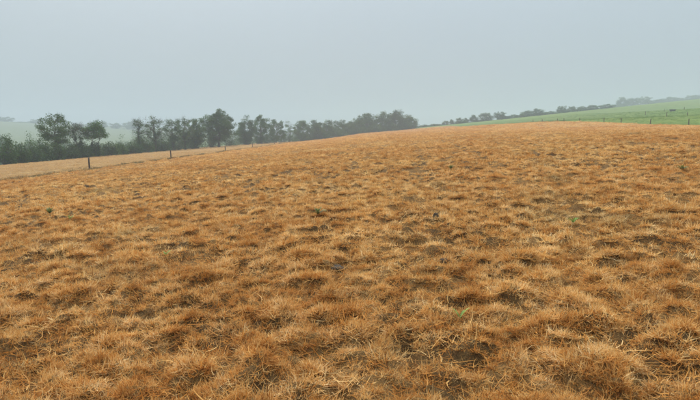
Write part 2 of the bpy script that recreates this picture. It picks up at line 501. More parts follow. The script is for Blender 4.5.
for key, r0, r1, dens, s0, thr in (('A', 0.9, 6.2, 1250, 0.78, 0.5), ('B', 5.8, 17, 380, 0.8, 0.5), ('C', 16, 46, 80, 0.85, 0.5),
                              ('D', 44, 130, 6.5, 1.0, 0.4), ('E', 125, 350, 1.1, 1.0, 0.3)):
    x, y = wedge(r0, r1, dens)
    m = (x > XL + 0.3) & (x < XR - 0.2) & (y < YEND - 2)
    x, y = x[m], y[m]
    # cushions carry the tufts, the creases and the bare patches between them few
    cush = np.abs(gnoise((x + 0.16 * gnoise(x / 0.5, y / 0.5, 21)) / 0.42, (y + 0.16 * gnoise(x / 0.5, y / 0.5, 22)) / 0.35, 31))
    bare = gnoise(x / 1.9, y / 1.3, 41) + 0.6 * gnoise(x / 0.8, y / 0.6, 42)
    cush2 = np.abs(gnoise((x + 0.16 * gnoise(x / 0.5, y / 0.5, 21)) / 0.18, (y + 0.16 * gnoise(x / 0.5, y / 0.5, 22)) / 0.165, 32))
    keep = sstep(0.05, 0.18, cush) * 0.975 + 0.025
    if key in 'ABC': keep = keep * (0.2 + 0.8 * sstep(0.02, 0.13, cush2))
    if key in 'BC': keep = keep * (1 - 0.85 * sstep(0.2, 0.42, gnoise(x / 0.9, y / 1.3, 47)))
    keep = keep * (1 - 0.82 * sstep(0.34, 0.62, bare))
    if key in 'DE': keep = keep * 0.5 + 0.5 * (1 - 0.9 * sstep(0.2, 0.5, gnoise(x / 7, y / 5, 43)))
    lane = np.cos(2 * math.pi * (x - 0.13 * y + 0.5 * gnoise(x / 9, y / 14, 48)) / 2.9)      # faint drill lines running up the field
    keep = keep * (1 - (0.4 if key in 'AB' else 0.62) * sstep(0.55, 1.0, lane)) * (1 - 0.8 * hollow(x, y))
    m = rng.uniform(0, 1, len(x)) < keep
    x, y, cush = x[m], y[m], cush[m]
    scl = s0 * (0.6 + 1.0 * np.clip(cush, 0, 0.5)) * rng.uniform(0.75, 1.25, len(x))
    scl = scl * np.where(x < XF, 0.8, 1.0)
    sets.append((x, y, ground(x, y) - 0.004, key, scl, 0.16))
x, y = wedge(0.9, 13, 75)
sets.append((x, y, ground(x, y) + 0.012, 'L', rng.uniform(0.7, 1.3, len(x)), 0.12))
GR = scatter('dead_grass', sets, 'matted orange and straw coloured dead grass tufts covering the field', 'dead grass')

# the rough strip under the left post line
yv = rng.uniform(30, 330, 5200); xv = XF + 0.6 + rng.normal(0, 0.22, len(yv)) + 0.5 * gnoise(yv / 9, yv * 0, 61)
m = rng.uniform(0, 1, len(yv)) < 0.35 + 0.9 * gnoise(yv / 6, yv * 0 + 3, 62)
xv, yv = xv[m], yv[m]
xo = rng.uniform(XF - 5, XF + 0.3, 5000); yo = rng.uniform(30, 330, 5000)
m = rng.uniform(0, 1, 5000) < sstep(-0.1, 0.4, gnoise(xo / 3, yo / 12, 63)) * 0.8 + 0.1
xo, yo = xo[m], yo[m]
so = np.concatenate([rng.uniform(0.55, 1.1, len(xv)), rng.uniform(0.25, 0.5, len(xo))])
xv = np.concatenate([xv, xo]); yv = np.concatenate([yv, yo])
scatter('verge_grass', [(xv, yv, ground(xv, yv) - 0.01, 'V', so, 0.1)],
        'thin dark strip of rough uncut grass under the left line of posts', 'rough grass')
# turf of the pasture on the right
xt = rng.uniform(XR + 0.4, 175, 14000); yt = rng.uniform(80, 330, 14000)
scatter('pasture_grass', [(xt, yt, land(xt, yt) - 0.03, 'T', rng.uniform(0.4, 0.9, len(xt)), 0.08)],
        'short bright green pasture grass beyond the right line of posts', 'pasture grass')

# ------------------------------------------------------------------ fence posts
def post_mesh(h, r, seed, sides=9):
    q = np.random.default_rng(seed)
    V, Fc = [], []
    levels = [(-0.25, 1.05), (0.0, 1.04), (h * 0.35, 1.0), (h * 0.7, 0.97), (h - 0.06, 0.95), (h, 0.72)]
    bend = q.normal(0, 0.02, 2); rad = 1 + q.normal(0, 0.09, sides)
    for zz, s in levels:
        t = max(zz, 0) / h
        for k in range(sides):
            a = 2 * math.pi * k / sides
            rr = r * s * rad[k] * (1 + q.normal(0, 0.025))
            V.append((rr * math.cos(a) + bend[0] * t * t, rr * math.sin(a) + bend[1] * t * t, zz + (0.035 * math.cos(a) if zz == h else 0)))
    for l in range(len(levels) - 1):
        for k in range(sides):
            k2 = (k + 1) % sides
            Fc.append((l * sides + k, l * sides + k2, (l + 1) * sides + k2, (l + 1) * sides + k))
    V.append((bend[0], bend[1], h + 0.03)); t = len(V) - 1
    for k in range(sides):
        Fc.append(((len(levels) - 1) * sides + k, (len(levels) - 1) * sides + (k + 1) % sides, t))
    return mesh_from('fence_post', V, Fc, m_post, True)

def post(x, y, h, r, label, group, seed, lean=0.03):
    q = random.Random(seed)
    o = obj('fence_post', post_mesh(h, r, seed), None, (x, y, gz(x, y)), q.uniform(0, 6))
    o.rotation_euler = (q.gauss(0, lean), q.gauss(0, lean), q.uniform(0, 6))
    return tag(o, label, 'fence post', group)

LEFT = [(89.5, 1.22, 'nearest and tallest dark timber post on the left, standing alone before the hedge'),
        (171.5, 1.15, 'second nearest dark timber post of the left line, below the ivy clad trees'),
        (226, 1.1, 'third post of the left line, below the big leafy tree'),
        (253, 1.25, 'fourth post of the left line, below the trees right of the big leafy one'),
        (275, 1.1, 'fifth small post of the left line, near the brow'),
        (289.5, 1.5, 'sixth tiny post of the left line, against the thin pale tree'),
        (301, 1.3, 'last tiny post of the left line, on the brow under the dark tree')]
for i, (px, h, lb) in enumerate(LEFT):
    X = XF + (0.0, 0.3, 0.2, 0.4, 0.8, 1.6, 2.4)[i]
    D = X / ((px - 350) / F)
    post(X, D, h, 0.085, lb, 'posts along the left fence line', 10 + i)
RIGHT = [(733, 1.2, None), (685, 1.2, 'nearest timber post of the right line, closest to the right edge of the picture'),
         (647, 1.15, 'second nearest timber post of the right line, between brown field and green pasture'),
         (618, 1.15, 'third timber post of the right line where brown meets green'),
         (601, 1.15, 'fourth timber post of the right line, dark against bright pasture'),
         (577, 1.0, 'fifth small post of the right line, half lost on the brow'),
         (561.5, 1.0, 'sixth small post of the right line, where the green strip narrows'),
         (555, 1.0, 'seventh small post of the right line, where the green strip narrows'),
         (540, 1.15, 'eighth tiny post of the right line, on the far brow'),
         (531, 1.1, 'ninth and last tiny post of the right line, on the far brow')]
for i, (px, h, lb) in enumerate(RIGHT):
    if lb is None: continue
    X = XR + 0.5
    D = X / ((px - 350) / F)
    post(X, D, h, 0.10, lb, 'posts along the right fence line', 30 + i)
PAST = [(641.5, 205, 1.5, 'small dark post high on the pasture, left of the others, on the pasture brow'),
        (662.5, 150, 1.25, 'dark upright post standing alone in the middle of the green pasture'),
        (683, 152, 1.0, 'pale post in the pasture above the nearest post of the right line'),
        (660, 222, 1.2, 'tiny post just left of the trough on the pasture brow'),
        (679.5, 222, 1.1, 'tiny post just right of the trough on the pasture brow')]
for i, (px, D, h, lb) in enumerate(PAST):
    x, y = at(px, D)
    post(x, y, h, 0.10, lb, 'posts in the green pasture', 50 + i)

# water trough on the pasture
def box_v(x0, x1, y0, y1, z0, z1, tx=0.0, ty=0.0):
    return [(x0 + tx, y0 + ty, z0), (x1 - tx, y0 + ty, z0), (x1 - tx, y1 - ty, z0), (x0 + tx, y1 - ty, z0), (x0, y0, z1), (x1, y0, z1), (x1, y1, z1), (x0, y1, z1)]
BOXF = [(3, 2, 1, 0), (4, 5, 6, 7), (0, 1, 5, 4), (1, 2, 6, 5), (2, 3, 7, 6), (3, 0, 4, 7)]
x, y = at(668, 214)
tr_o = bpy.data.objects.new('water_trough', None); COL.objects.link(tr_o)
tr_o.location = (x, y, lz(x, y)); tr_o.rotation_euler = (0, 0, R(18))
tag(tr_o, 'long low dark water trough on the brow of the green pasture', 'trough')
L2, W2 = 1.3, 0.42
ov = box_v(-L2, L2, -W2, W2, 0.12, 0.78, 0.10, 0.08); iv = box_v(-L2 + 0.05, L2 - 0.05, -W2 + 0.05, W2 - 0.05, 0.20, 0.78, 0.10, 0.08)
V = ov + iv
Fc = [BOXF[0]] + BOXF[2:] + [tuple(8 + k for k in f[::-1]) for f in [(3, 2, 1, 0)] + BOXF[2:]] + [(4, 5, 13, 12), (5, 6, 14, 13), (6, 7, 15, 14), (7, 4, 12, 15)]
obj('basin', mesh_from('basin', V, Fc, m_trough), tr_o)
obj('water', mesh_from('water', [(-1.2, -0.34, 0.68), (1.2, -0.34, 0.68), (1.2, 0.34, 0.68), (-1.2, 0.34, 0.68)], [(0, 1, 2, 3)], m_water), tr_o)
for sx in (-0.85, 0.85):
    obj('leg', mesh_from('leg', box_v(sx - 0.12, sx + 0.12, -0.36, 0.36, -0.15, 0.12), BOXF, m_trough), tr_o)
obj('float_box', mesh_from('float_box', box_v(0.85, 1.24, -0.44, 0.44, 0.785, 0.86), BOXF, m_trough), tr_o)

# ------------------------------------------------------------------ trees
def tube(path, radii, sides=6):
    path = np.asarray(path, float); n_ = len(path)
    T = np.gradient(path, axis=0); T /= np.linalg.norm(T, axis=1)[:, None] + 1e-9
    ref = np.where(np.abs(T[:, 2:3]) > 0.9, np.array([[1.0, 0, 0]]), np.array([[0, 0, 1.0]]))
    U = np.cross(T, ref); U /= np.linalg.norm(U, axis=1)[:, None] + 1e-9
    W = np.cross(T, U)
    a = np.linspace(0, 2 * math.pi, sides, endpoint=False)
    V = path[:, None, :] + np.asarray(radii)[:, None, None] * (np.cos(a)[None, :, None] * U[:, None, :] + np.sin(a)[None, :, None] * W[:, None, :])
    i = np.arange(n_ - 1)[:, None] * sides; k = np.arange(sides)[None, :]; k2 = (k + 1) % sides
    f = np.stack([i + k, i + k2, i + sides + k2, i + sides + k], -1).reshape(-1, 4)
    return V.reshape(-1, 3), f

class Acc:
    def __init__(s): s.v, s.f, s.n = [], [], 0
    def add(s, v, f): s.v.append(v); s.f.append(f + s.n); s.n += len(v)
    def mesh(s, name, mat): return mesh_from(name, np.concatenate(s.v), np.concatenate(s.f), mat, True)

def leaves(cent, sig, per, size, r, squash=0.75):
    """leaf-shaped faces in a cloud round every centre"""
    C = np.repeat(cent, per, 0); n_ = len(C)
    S = np.repeat(sig, per)[:, None]
    dirv = r.normal(0, 1, (n_, 3)); dirv /= np.linalg.norm(dirv, axis=1)[:, None]
    rad = r.uniform(0, 1, (n_, 1)) ** 0.45 * 1.6
    P = C + dirv * rad * S * np.array([1, 1, squash])
    u = r.normal(0, 1, (n_, 3)); u[:, 2] *= 0.6; u /= np.linalg.norm(u, axis=1)[:, None]
    w = np.cross(u, r.normal(0, 1, (n_, 3))); w /= np.linalg.norm(w, axis=1)[:, None] + 1e-9
    L = size * r.uniform(0.6, 1.4, (n_, 1)); B = L * r.uniform(0.45, 0.75, (n_, 1))
    nrm = np.cross(u, w)
    V = np.stack([P - u * L * 0.5, P + w * B * 0.5 + nrm * B * 0.12, P + u * L * 0.5, P - w * B * 0.5 + nrm * B * 0.12], 1)
    f = np.arange(n_ * 4).reshape(-1, 4)
    tn = np.repeat(np.clip(np.repeat(r.uniform(0.1, 0.9, len(cent)), per) + r.normal(0, 0.15, n_), 0, 1), 4)
    return V.reshape(-1, 3), f, tn

def bez(p0, p1, p2, k):
    t = np.linspace(0, 1, k)[:, None]
    return (1 - t) ** 2 * p0 + 2 * t * (1 - t) * p1 + t * t * p2

def make_tree(name, H, W, seed, cb=0.3, nclump=70, per=40, leaf=0.28, sig=0.55, trunk=0.028, bare=0.0, ivy=0.0,
              shell=0.5, lmat=None, forks=1, lop=0.0, top=0.0, xy_free=1.0):
    """returns (wood mesh, crown mesh, ivy mesh or None); H height, W crown width, cb crown base as a share of H"""
    r = np.random.default_rng(seed)
    wood = Acc()
    R0 = max(0.09, trunk * H)
    cz, a_z = H * (1 + cb) / 2, H * (1 - cb) / 2
    stems = []
    for s in range(forks):
        off = (s - (forks - 1) / 2) * W * 0.16
        tip = np.array([off * 2.2 + lop * W * 0.4 + r.normal(0, 0.05) * W, r.normal(0, 0.08) * W, H * r.uniform(0.74, 0.86)])
        b0 = np.array([off * 0.7, r.normal(0, 0.1), -0.5])
        mid = (b0 + tip) / 2 + np.array([r.normal(0, 0.06) * W, r.normal(0, 0.06) * W, 0])
        k = 12
        P = bez(b0, mid, tip, k)
        P[1:-1, :2] += r.normal(0, 0.012 * H, (k - 2, 2))
        rad = R0 / math.sqrt(forks) * (1 - np.linspace(0, 1, k) ** 0.8 * 0.86); rad[0] *= 1.35
        wood.add(*tube(P, rad, 8)); stems.append((P, rad))
    # clump centres inside an uneven egg
    d = r.normal(0, 1, (nclump, 3)); d /= np.linalg.norm(d, axis=1)[:, None]
    d[:, 2] = np.where((d[:, 2] < -0.55) & (cb > 0.3), -d[:, 2] * 0.7, d[:, 2])
    lump = 0.95 + 0.7 * gnoise(d[:, 0] * 1.6 + seed, d[:, 2] * 1.6 + d[:, 1] * 1.1, seed % 97)
    rr = np.minimum((shell + (1 - shell) * r.uniform(0, 1, nclump)) ** 0.8 * lump, 1.0)
    env = np.array([W / 2, W / 2, a_z])
    C = d * rr[:, None] * env
    C[:, :2] *= (1 - top * np.clip(C[:, 2:3] / a_z, -0.2, 1))
    C[:, 0] += lop * W * 0.25 * (C[:, 2] / a_z)
    C[:, 2] = np.clip(C[:, 2] + cz, 0.07 * H, H * 0.985)
    # limbs
    limbs = [s for s in stems]
    order = r.permutation(nclump)
    nl = max(5, nclump // 9)
    for ci in order[:nl]:
        P, rad = stems[r.integers(len(stems))]
        zt = C[ci, 2] - 0.55 * np.linalg.norm(C[ci, :2]) - 0.06 * H
        k = int(np.clip(np.searchsorted(P[:, 2], zt), 3, len(P) - 3))
        p0 = P[k]
        p1 = (p0 + C[ci]) / 2 + np.array([0, 0, 0.10 * np.linalg.norm(C[ci] - p0)]) + r.normal(0, 0.03 * H, 3)
        Q = bez(p0, p1, C[ci], 8)
        rd = np.linspace(rad[k] * 0.62, 0.02, 8)
        wood.add(*tube(Q, rd, 6)); limbs.append((Q, rd))
    nodes = np.concatenate([np.c_[Q[1:], rd[1:]] for Q, rd in limbs])
    for ci in order[nl:]:
        dd = np.linalg.norm(nodes[:, :3] - C[ci], axis=1) + 1.2 * np.clip(nodes[:, 2] - C[ci, 2] + 0.2, 0, None)
        dd = dd + 3 * (nodes[:, 2] < cb * H * 0.8)
        j = int(np.argmin(dd)); p0 = nodes[j, :3]
        p1 = (p0 + C[ci]) / 2 + np.array([0, 0, 0.08]) + r.normal(0, 0.12, 3) * min(1, H / 8)
        rb = max(0.022, min(nodes[j, 3] * 0.7, 0.06))
        wood.add(*tube(bez(p0, p1, C[ci], 5), np.linspace(rb, 0.014, 5), 4))
    # twigs
    ntw = 7 if bare > 0.3 else 3
    for ci in range(nclump):
        for _ in range(ntw):
            u = d[ci] * 0.7 + r.normal(0, 0.6, 3) + np.array([0, 0, 0.35]); u /= np.linalg.norm(u)
            e = C[ci] + u * sig * r.uniform(1.0, 2.3) * (1.25 if bare > 0.3 else 1)
            m_ = (C[ci] + e) / 2 + r.normal(0, 0.12, 3)
            wood.add(*tube(bez(C[ci], m_, e, 4), np.linspace(0.018, 0.008, 4), 3))
    wm = wood.mesh('trunk', m_bark)
    keep = r.uniform(0, 1, nclump) >= bare
    Ck = C[keep] if keep.sum() > 3 else C[:4]
    pp = per
    v, f, tn = leaves(Ck, sig * r.uniform(0.7, 1.3, len(Ck)), pp, leaf, r)
    if bare > 0:                                     # a thin scatter of young leaf on the bare boughs
        v2, f2, t2 = leaves(C[~keep] if (~keep).sum() else C[:2], np.full(max(1, (~keep).sum()) if (~keep).sum() else 2, sig * 1.1), max(3, per // 6), leaf * 0.8, r)
        f = np.vstack([f, f2 + len(v)]); v = np.vstack([v, v2]); tn = np.concatenate([tn, t2])
    cm = mesh_from('crown', v, f, lmat or m_leaf); add_tone(cm, tn)
    im = None
    if ivy > 0:
        pts, sg = [], []
        for li, (P, rd) in enumerate(limbs[:forks + 3]):
            hmax = ivy * H * (1 if li < forks else 0.8)
            for t in np.linspace(0, 1, 26 if li < forks else 9):
                k = t * (len(P) - 1); k0 = int(k); k1 = min(k0 + 1, len(P) - 1)
                p = P[k0] * (1 - (k - k0)) + P[k1] * (k - k0)
                if p[2] < hmax:
                    pts.append(p + r.normal(0, 0.12, 3)); sg.append((0.030 * H + 0.15) * (1 - 0.5 * p[2] / H) * r.uniform(0.7, 1.25))
        if pts:
            v, f, tn = leaves(np.array(pts), np.array(sg), 60, leaf * 0.85, r, 1.1)
            im = mesh_from('ivy', v, f, m_ivy); add_tone(im, tn)
    return wm, cm, im

def place_tree(name, meshes, x, y, label, group=None, rz=0.0, s=1.0, cat='tree', sink=0.0, dz=None):
    o = bpy.data.objects.new(name, None); COL.objects.link(o)
    o.location = (x, y, (lz(x, y) if dz is None else dz) - sink); o.rotation_euler = (0, 0, rz)
    o.scale = (s, s, s) if not isinstance(s, tuple) else s
    tag(o, label, cat, group)
    wm, cm, im = meshes
    obj('trunk', wm, o); obj('crown', cm, o)
    if im: obj('ivy', im, o)
    return o

def top_z(py, D):
    """height above the eye plane of a photo row at depth D"""
    ang = math.atan((200 - py) / F) - PITCH
    return EYE + math.tan(ang) * D

def tree_px(name, px0, px1, pytop, D, label, group, seed, **kw):
    """a tree whose crown spans px0..px1 at depth D and tops out at row pytop"""
    pc = (px0 + px1) / 2
    x, y = at(pc, D)
    z0 = lz(x, y)
    H = max(1.5, top_z(pytop, D) - z0); W = (px1 - px0) / F * D
    cat = kw.pop('cat', 'tree'); 
    return place_tree(name, make_tree(name, H, W, seed, **kw), x, y, label, group, cat=cat)

def bush_mesh(H, W, seed, n_=26, per=60, leaf=0.22, mat=None, dp=None):
    """a hedge bush: several stems and a dense uneven mass of leaves to the ground"""
    r = np.random.default_rng(seed)
    dp = dp or W * 0.8
    wood = Acc()
    C = []
    for k in range(n_):
        a = r.uniform(0, 6.283); q = math.sqrt(r.uniform(0, 1))
        cx, cy = math.cos(a) * q * W / 2, math.sin(a) * q * dp / 2
        hz = H * (0.98 - 0.55 * q ** 2.2) * (0.8 + 0.3 * r.uniform())
        C.append((cx * 0.9, cy * 0.9, hz * r.uniform(0.08, 0.92)))
    C = np.array(C)
    sg = min(min(H, W) * 0.16, 1.05) * r.uniform(0.7, 1.35, n_)
    for k in range(n_):
        b0 = np.array([C[k, 0] * 0.25, C[k, 1] * 0.25, -0.3])
        m_ = (b0 + C[k]) / 2 + np.array([0, 0, 0.15 * H])
        tip = C[k] + np.array([r.normal(0, 0.2), r.normal(0, 0.2), sg[k] * 1.4])
        wood.add(*tube(bez(b0, m_, tip, 6), np.linspace(0.05, 0.012, 6), 4))
    wm = wood.mesh('trunk', m_bark)
    v, f, tn = leaves(C, sg, per, leaf, r, 0.9)
    cm = mesh_from('crown', v, f, mat or m_hedge); add_tone(cm, tn)
    return wm, cm, None

def bush_px(name, px0, px1, pytop, D, label, group, seed, **kw):
    x, y = at((px0 + px1) / 2, D)
    H = max(1.0, top_z(pytop, D) - lz(x, y)); W = (px1 - px0) / F * D
    return place_tree(name, bush_mesh(H, W, seed, **kw), x, y, label, group, cat='bush')

G_ROW = 'trees in the row beyond the left field edge'
# the row at the left, nearest first
tree_px('oak_tree', 43, 72, 114.5, 112, 'tall full crowned tree standing highest at the far left above the hedge', G_ROW, 310,
        cb=0.30, nclump=100, per=78, leaf=0.248, sig=0.58, ivy=0.55, shell=0.5, trunk=0.034, top=-0.08, lop=0.05)
tree_px('ivy_clad_tree', 71, 90, 123, 116, 'half bare ivy clad tree with forked stems right of the tallest left tree', G_ROW, 2,
        cb=0.36, nclump=59, per=54, leaf=0.238, sig=0.5, bare=0.54, ivy=0.62, forks=2, lop=-0.3)
tree_px('ash_tree', 86, 108, 121.5, 120, 'light leaved tree on two ivied stems, second right of the tallest left tree', G_ROW, 3,
        cb=0.34, nclump=94, per=85, leaf=0.238, sig=0.5, bare=0.11, ivy=0.4, forks=2, lmat=m_leaf_light)
tree_px('ivy_clad_tree', 134, 149, 118, 150, 'bare topped tree wrapped in ivy, leftmost of the tight row', G_ROW, 4,
        cb=0.22, nclump=59, per=50, leaf=0.270, sig=0.5, bare=0.61, ivy=0.78, trunk=0.03)
tree_px('ivy_clad_tree', 146, 167, 114.5, 156, 'tall twiggy tree with thick ivied trunk, second of the tight row', G_ROW, 5,
        cb=0.2, nclump=86, per=50, leaf=0.270, sig=0.6, bare=0.50, ivy=0.66, trunk=0.034)
tree_px('ivy_clad_tree', 164, 183, 118.5, 162, 'broad ivied tree leaning left, third of the tight row', G_ROW, 6,
        cb=0.2, nclump=80, per=75, leaf=0.281, sig=0.6, bare=0.25, ivy=0.6, lop=-0.3)
tree_px('ivy_clad_tree', 178, 195, 115.5, 170, 'slim twiggy tree, fourth of the tight row', G_ROW, 7,
        cb=0.2, nclump=75, per=65, leaf=0.281, sig=0.55, bare=0.36, ivy=0.62)
tree_px('ash_tree', 188, 207, 120, 178, 'rounded leafy tree at the left foot of the big tree, fifth of the tight row', G_ROW, 8,
        cb=0.04, nclump=113, per=96, leaf=0.302, sig=0.62, bare=0.11, ivy=0.5)
tree_px('oak_tree', 201, 238, 110, 190, 'big broad leafy tree, tallest in the middle of the left row', G_ROW, 9,
        cb=0.06, nclump=256, per=110, leaf=0.324, sig=0.68, shell=0.35, trunk=0.036, ivy=0.3, lmat=m_leaf, top=0.12)
tree_px('ash_tree', 238, 256, 116.5, 225, 'rounded tree just right of the big leafy tree', G_ROW, 10,
        cb=-0.05, nclump=121, per=105, leaf=0.367, sig=0.75, ivy=0.3)
tree_px('ash_tree', 252, 271, 115, 235, 'taller of the pair of trees right of the big leafy tree', G_ROW, 11,
        cb=0, nclump=121, per=101, leaf=0.367, sig=0.72, bare=0.09, lmat=m_leaf_light, ivy=0.3)
tree_px('ash_tree', 268, 285, 119, 250, 'smaller round tree third right of the big leafy tree', G_ROW, 12,
        cb=-0.05, nclump=94, per=96, leaf=0.367, sig=0.7, bare=0.11)
tree_px('birch_tree', 282, 297, 120, 262, 'thin gappy tree with sky showing through, left of the dark group', G_ROW, 13,
        cb=0.1, nclump=45, per=45, leaf=0.367, sig=0.6, bare=0.43, lmat=m_leaf_light)
G_GRP = 'dark trees on the brow left of the round wood'
for i, (a, b_, t, D, lb) in enumerate([
        (293, 313, 118, 285, 'dark rounded tree, leftmost of the group on the brow'),
        (309, 324, 118.5, 292, 'dark tree second from left in the group on the brow'),
        (319, 335, 119.5, 300, 'dark tree third from left in the group on the brow'),
        (332, 351, 120, 315, 'low broad tree between the brow group and the round wood')]):
    tree_px('field_maple_tree', a, b_, t, D, lb, G_GRP, 20 + i, cb=-0.12, nclump=130, per=60, leaf=0.5, sig=0.9, shell=0.4)
G_WOOD = 'trees of the round wood at the end of the row'
for i, (a, b_, t, D, lb) in enumerate([
        (347, 366, 119.5, 325, 'low hazy tree at the left end of the round wood'),
        (355, 378, 112.5, 335, 'hazy round tree second from left in the round wood'),
        (372, 392, 112.5, 340, 'hazy round tree in the middle of the round wood'),
        (386, 405, 109.5, 345, 'tallest hazy tree near the right of the round wood'),
        (398, 416, 115.5, 350, 'hazy tree sloping down at the right end of the round wood')]):
    tree_px('beech_tree', a, b_, t, D, lb, G_WOOD, 30 + i, cb=-0.25, nclump=180, per=60, leaf=0.58, sig=1.1, shell=0.5)

# hedge along the left field edge
G_H = 'bushes of the hedge along the left field edge'
hedge = [(-22, 2, 137, 84, 'off'), (-4, 17, 135, 90, 'dark hedge bush at the very left edge of the picture'),
         (12, 30, 141, 94, 'low dark hedge bush second from the left edge'),
         (24, 44, 138.5, 99, 'rounded dark hedge bush third from the left edge'),
         (36, 54, 136.5, 104, 'high dark hedge bush just left of the tallest left tree'),
         (50, 66, 141, 108, 'hedge bush around the foot of the tallest left tree'),
         (60, 80, 140.5, 112, 'hedge bush right of the foot of the tallest left tree'),
         (74, 94, 141, 116, 'low hedge bush below the half bare forked tree'),
         (88, 104, 142, 120, 'low hedge bush below the light two stemmed tree'),
         (100, 119, 138, 124, 'rounded high hedge bush right of the light two stemmed tree'),
         (114, 130, 141, 131, 'low hedge bush in the gap before the tight tree row'),
         (126, 142, 140, 140, 'hedge bush at the left end of the tight tree row'),
         (138, 156, 138, 150, 'hedge bush under the first two trees of the tight row'),
         (152, 172, 137, 160, 'hedge bush under the second and third trees of the tight row'),
         (168, 188, 134, 170, 'hedge bush under the third and fourth trees of the tight row'),
         (184, 206, 130, 181, 'hedge bush under the fifth tree of the tight row'),
         (202, 222, 130, 196, 'hedge bush under the left half of the big leafy tree'),
         (218, 242, 129, 210, 'hedge bush under the right half of the big leafy tree'),
         (238, 258, 127, 228, 'hedge bush under the rounded tree right of the big one'),
         (254, 276, 127, 243, 'hedge bush under the taller of the pair of trees'),
         (272, 296, 128, 260, 'hedge bush under the thin gappy tree')]
for i, (a, b_, t, D, lb) in enumerate(hedge):
    if lb == 'off': continue
    bush_px('hedge_bush', a, b_, t, D, lb, G_H, 60 + i, n_=44, per=80, leaf=0.18 + 0.0006 * D)

G_B = 'bushes at the foot of the trees on the brow'
for i, (a, b_, t, D, lb) in enumerate([
        (290, 312, 128, 280, 'low bush on the brow under the leftmost dark tree'),
        (308, 330, 127, 290, 'low bush on the brow under the second dark tree'),
        (326, 350, 126.5, 305, 'low bush on the brow left of the round wood'),
        (344, 368, 125, 318, 'bush at the left foot of the round wood'),
        (362, 386, 123, 328, 'bush at the middle foot of the round wood'),
        (380, 402, 122, 336, 'bush right of the middle at the foot of the round wood'),
        (396, 418, 122, 342, 'bush at the right foot of the round wood')]):
    bush_px('brow_bush', a, b_, t, D, lb, G_B, 120 + i, n_=46, per=80, leaf=0.5, mat=m_leaf)

# mid-distance bushes in the valley, left
G_M = 'misty bushes in the valley at the left'
for i, (a, b_, t, D, lb) in enumerate([
        (-8, 18, 130, 190, 'misty grey green bush in the valley at the left edge'),
        (14, 48, 130.5, 200, 'broad misty grey green bush left of the tallest left tree'),
        (54, 80, 137, 215, 'misty bush seen between the tallest and the forked tree'),
        (112, 136, 136, 225, 'misty bush in the gap before the tight tree row'),
        (130, 152, 130, 240, 'misty bush behind the first two trees of the tight row'),
        (150, 176, 127, 250, 'misty bush behind the middle of the tight row'),
        (174, 204, 125, 260, 'misty bush behind the right end of the tight row')]):
    bush_px('valley_bush', a, b_, t, D, lb, G_M, 90 + i, n_=120, per=80, leaf=0.34, mat=m_leaf)

# far trees: a few shapes, copied
far_shapes = [make_tree('far', 8.0, 8.5, 200 + k, cb=-0.10 + 0.05 * (k % 3), nclump=70, per=44, leaf=0.5, sig=0.8, shell=0.4) for k in range(5)]
low_shapes = [bush_mesh(3.0, 6.5, 220 + k, n_=44, per=44, leaf=0.42, mat=m_leaf) for k in range(4)]

ORD = ['first', 'second', 'third', 'fourth', 'fifth', 'sixth', 'seventh', 'eighth', 'ninth', 'tenth', 'eleventh', 'twelfth', 'thirteenth',
       'fourteenth', 'fifteenth', 'sixteenth', 'seventeenth', 'eighteenth', 'nineteenth', 'twentieth']
def far_row(spec, phrase, group, name, low, seed):
    for i, (a, b_, t, D) in enumerate(spec):
        x, y = at((a + b_) / 2, D)
        z0 = lz(x, y); H = max(1.2, top_z(t, D) - z0); W = (b_ - a) / F * D
        sh = (low_shapes if low else far_shapes)[(i * 3 + seed) % (4 if low else 5)]
        bh, bw = (3.0, 6.5) if low else (8.0, 8.5)
        place_tree(name, sh, x, y, '%s, %s from the left' % (phrase, ORD[i]), group, rz=(i * 2.1 + seed) % 6.28,
                   s=(W / bw, W / bw, H / bh), cat='bush' if low else 'tree', sink=0.5 if low else 0.3)

A_T = [(441, 449, 120.5, 400), (448, 453.5, 119, 405), (454.5, 461, 117, 405), (460, 468, 117.5, 408), (467, 478, 114.5, 410), (477, 491.5, 112.5, 412),
       (491, 504, 111.5, 415), (519, 531, 110, 420), (529, 542, 108, 422), (553, 564, 105.5, 430), (564, 573, 106, 436), (573, 583, 106, 440),
       (583, 595, 104.5, 446), (596, 610, 103.5, 452)]
far_row(A_T, 'small misty tree on the right skyline hedge', 'trees on the right skyline hedge', 'hedgerow_tree', False, 1)
A_L = [(416, 436, 124.0, 398), (428, 446, 122.8, 400), (448, 472, 120.3, 406), (470, 498, 118.3, 412), (494, 516, 114.8, 417), (506, 526, 112.8, 419), (524, 548, 111.8, 423), (538, 560, 109.8, 428), (554, 582, 108.3, 438), (576, 606, 106.8, 448)]
far_row(A_L, 'low misty bush filling the right skyline hedge', 'bushes filling the right skyline hedge', 'hedgerow_bush', True, 2)
B_T = [(611, 626, 97, 760), (621, 635, 98, 779), (631, 646, 96.5, 798), (646, 662, 99, 826), (659, 674, 96.5, 851), (670, 683, 97.5, 872), (679, 693, 95, 889), (688, 705, 94.5, 906)]
far_row(B_T, 'pale fog veiled tree high on the right hill', 'fog veiled trees on the right hill top', 'hilltop_tree', False, 3)
B_L = [(603, 625, 103.5, 745), (639, 657, 101.5, 813), (653, 685, 101, 840), (679, 707, 99, 889)]
far_row(B_L, 'pale fog veiled bush under the right hill top trees', 'fog veiled bushes on the right hill top', 'hilltop_bush', True, 1)
C_T = [(-3, 5, 115, 900), (4, 17, 116.5, 900), (34, 46, 119, 900), (62, 72, 120, 900), (100, 112, 121, 900), (112, 124, 122.5, 900), (124, 138, 121.5, 900), (132, 146, 119, 900)]
far_row(C_T, 'faint fog veiled tree on the left hill top', 'fog veiled trees on the left hill top', 'hilltop_tree', False, 2)
C_L = [(16, 36, 121, 900), (44, 64, 122, 900), (72, 100, 123, 900)]
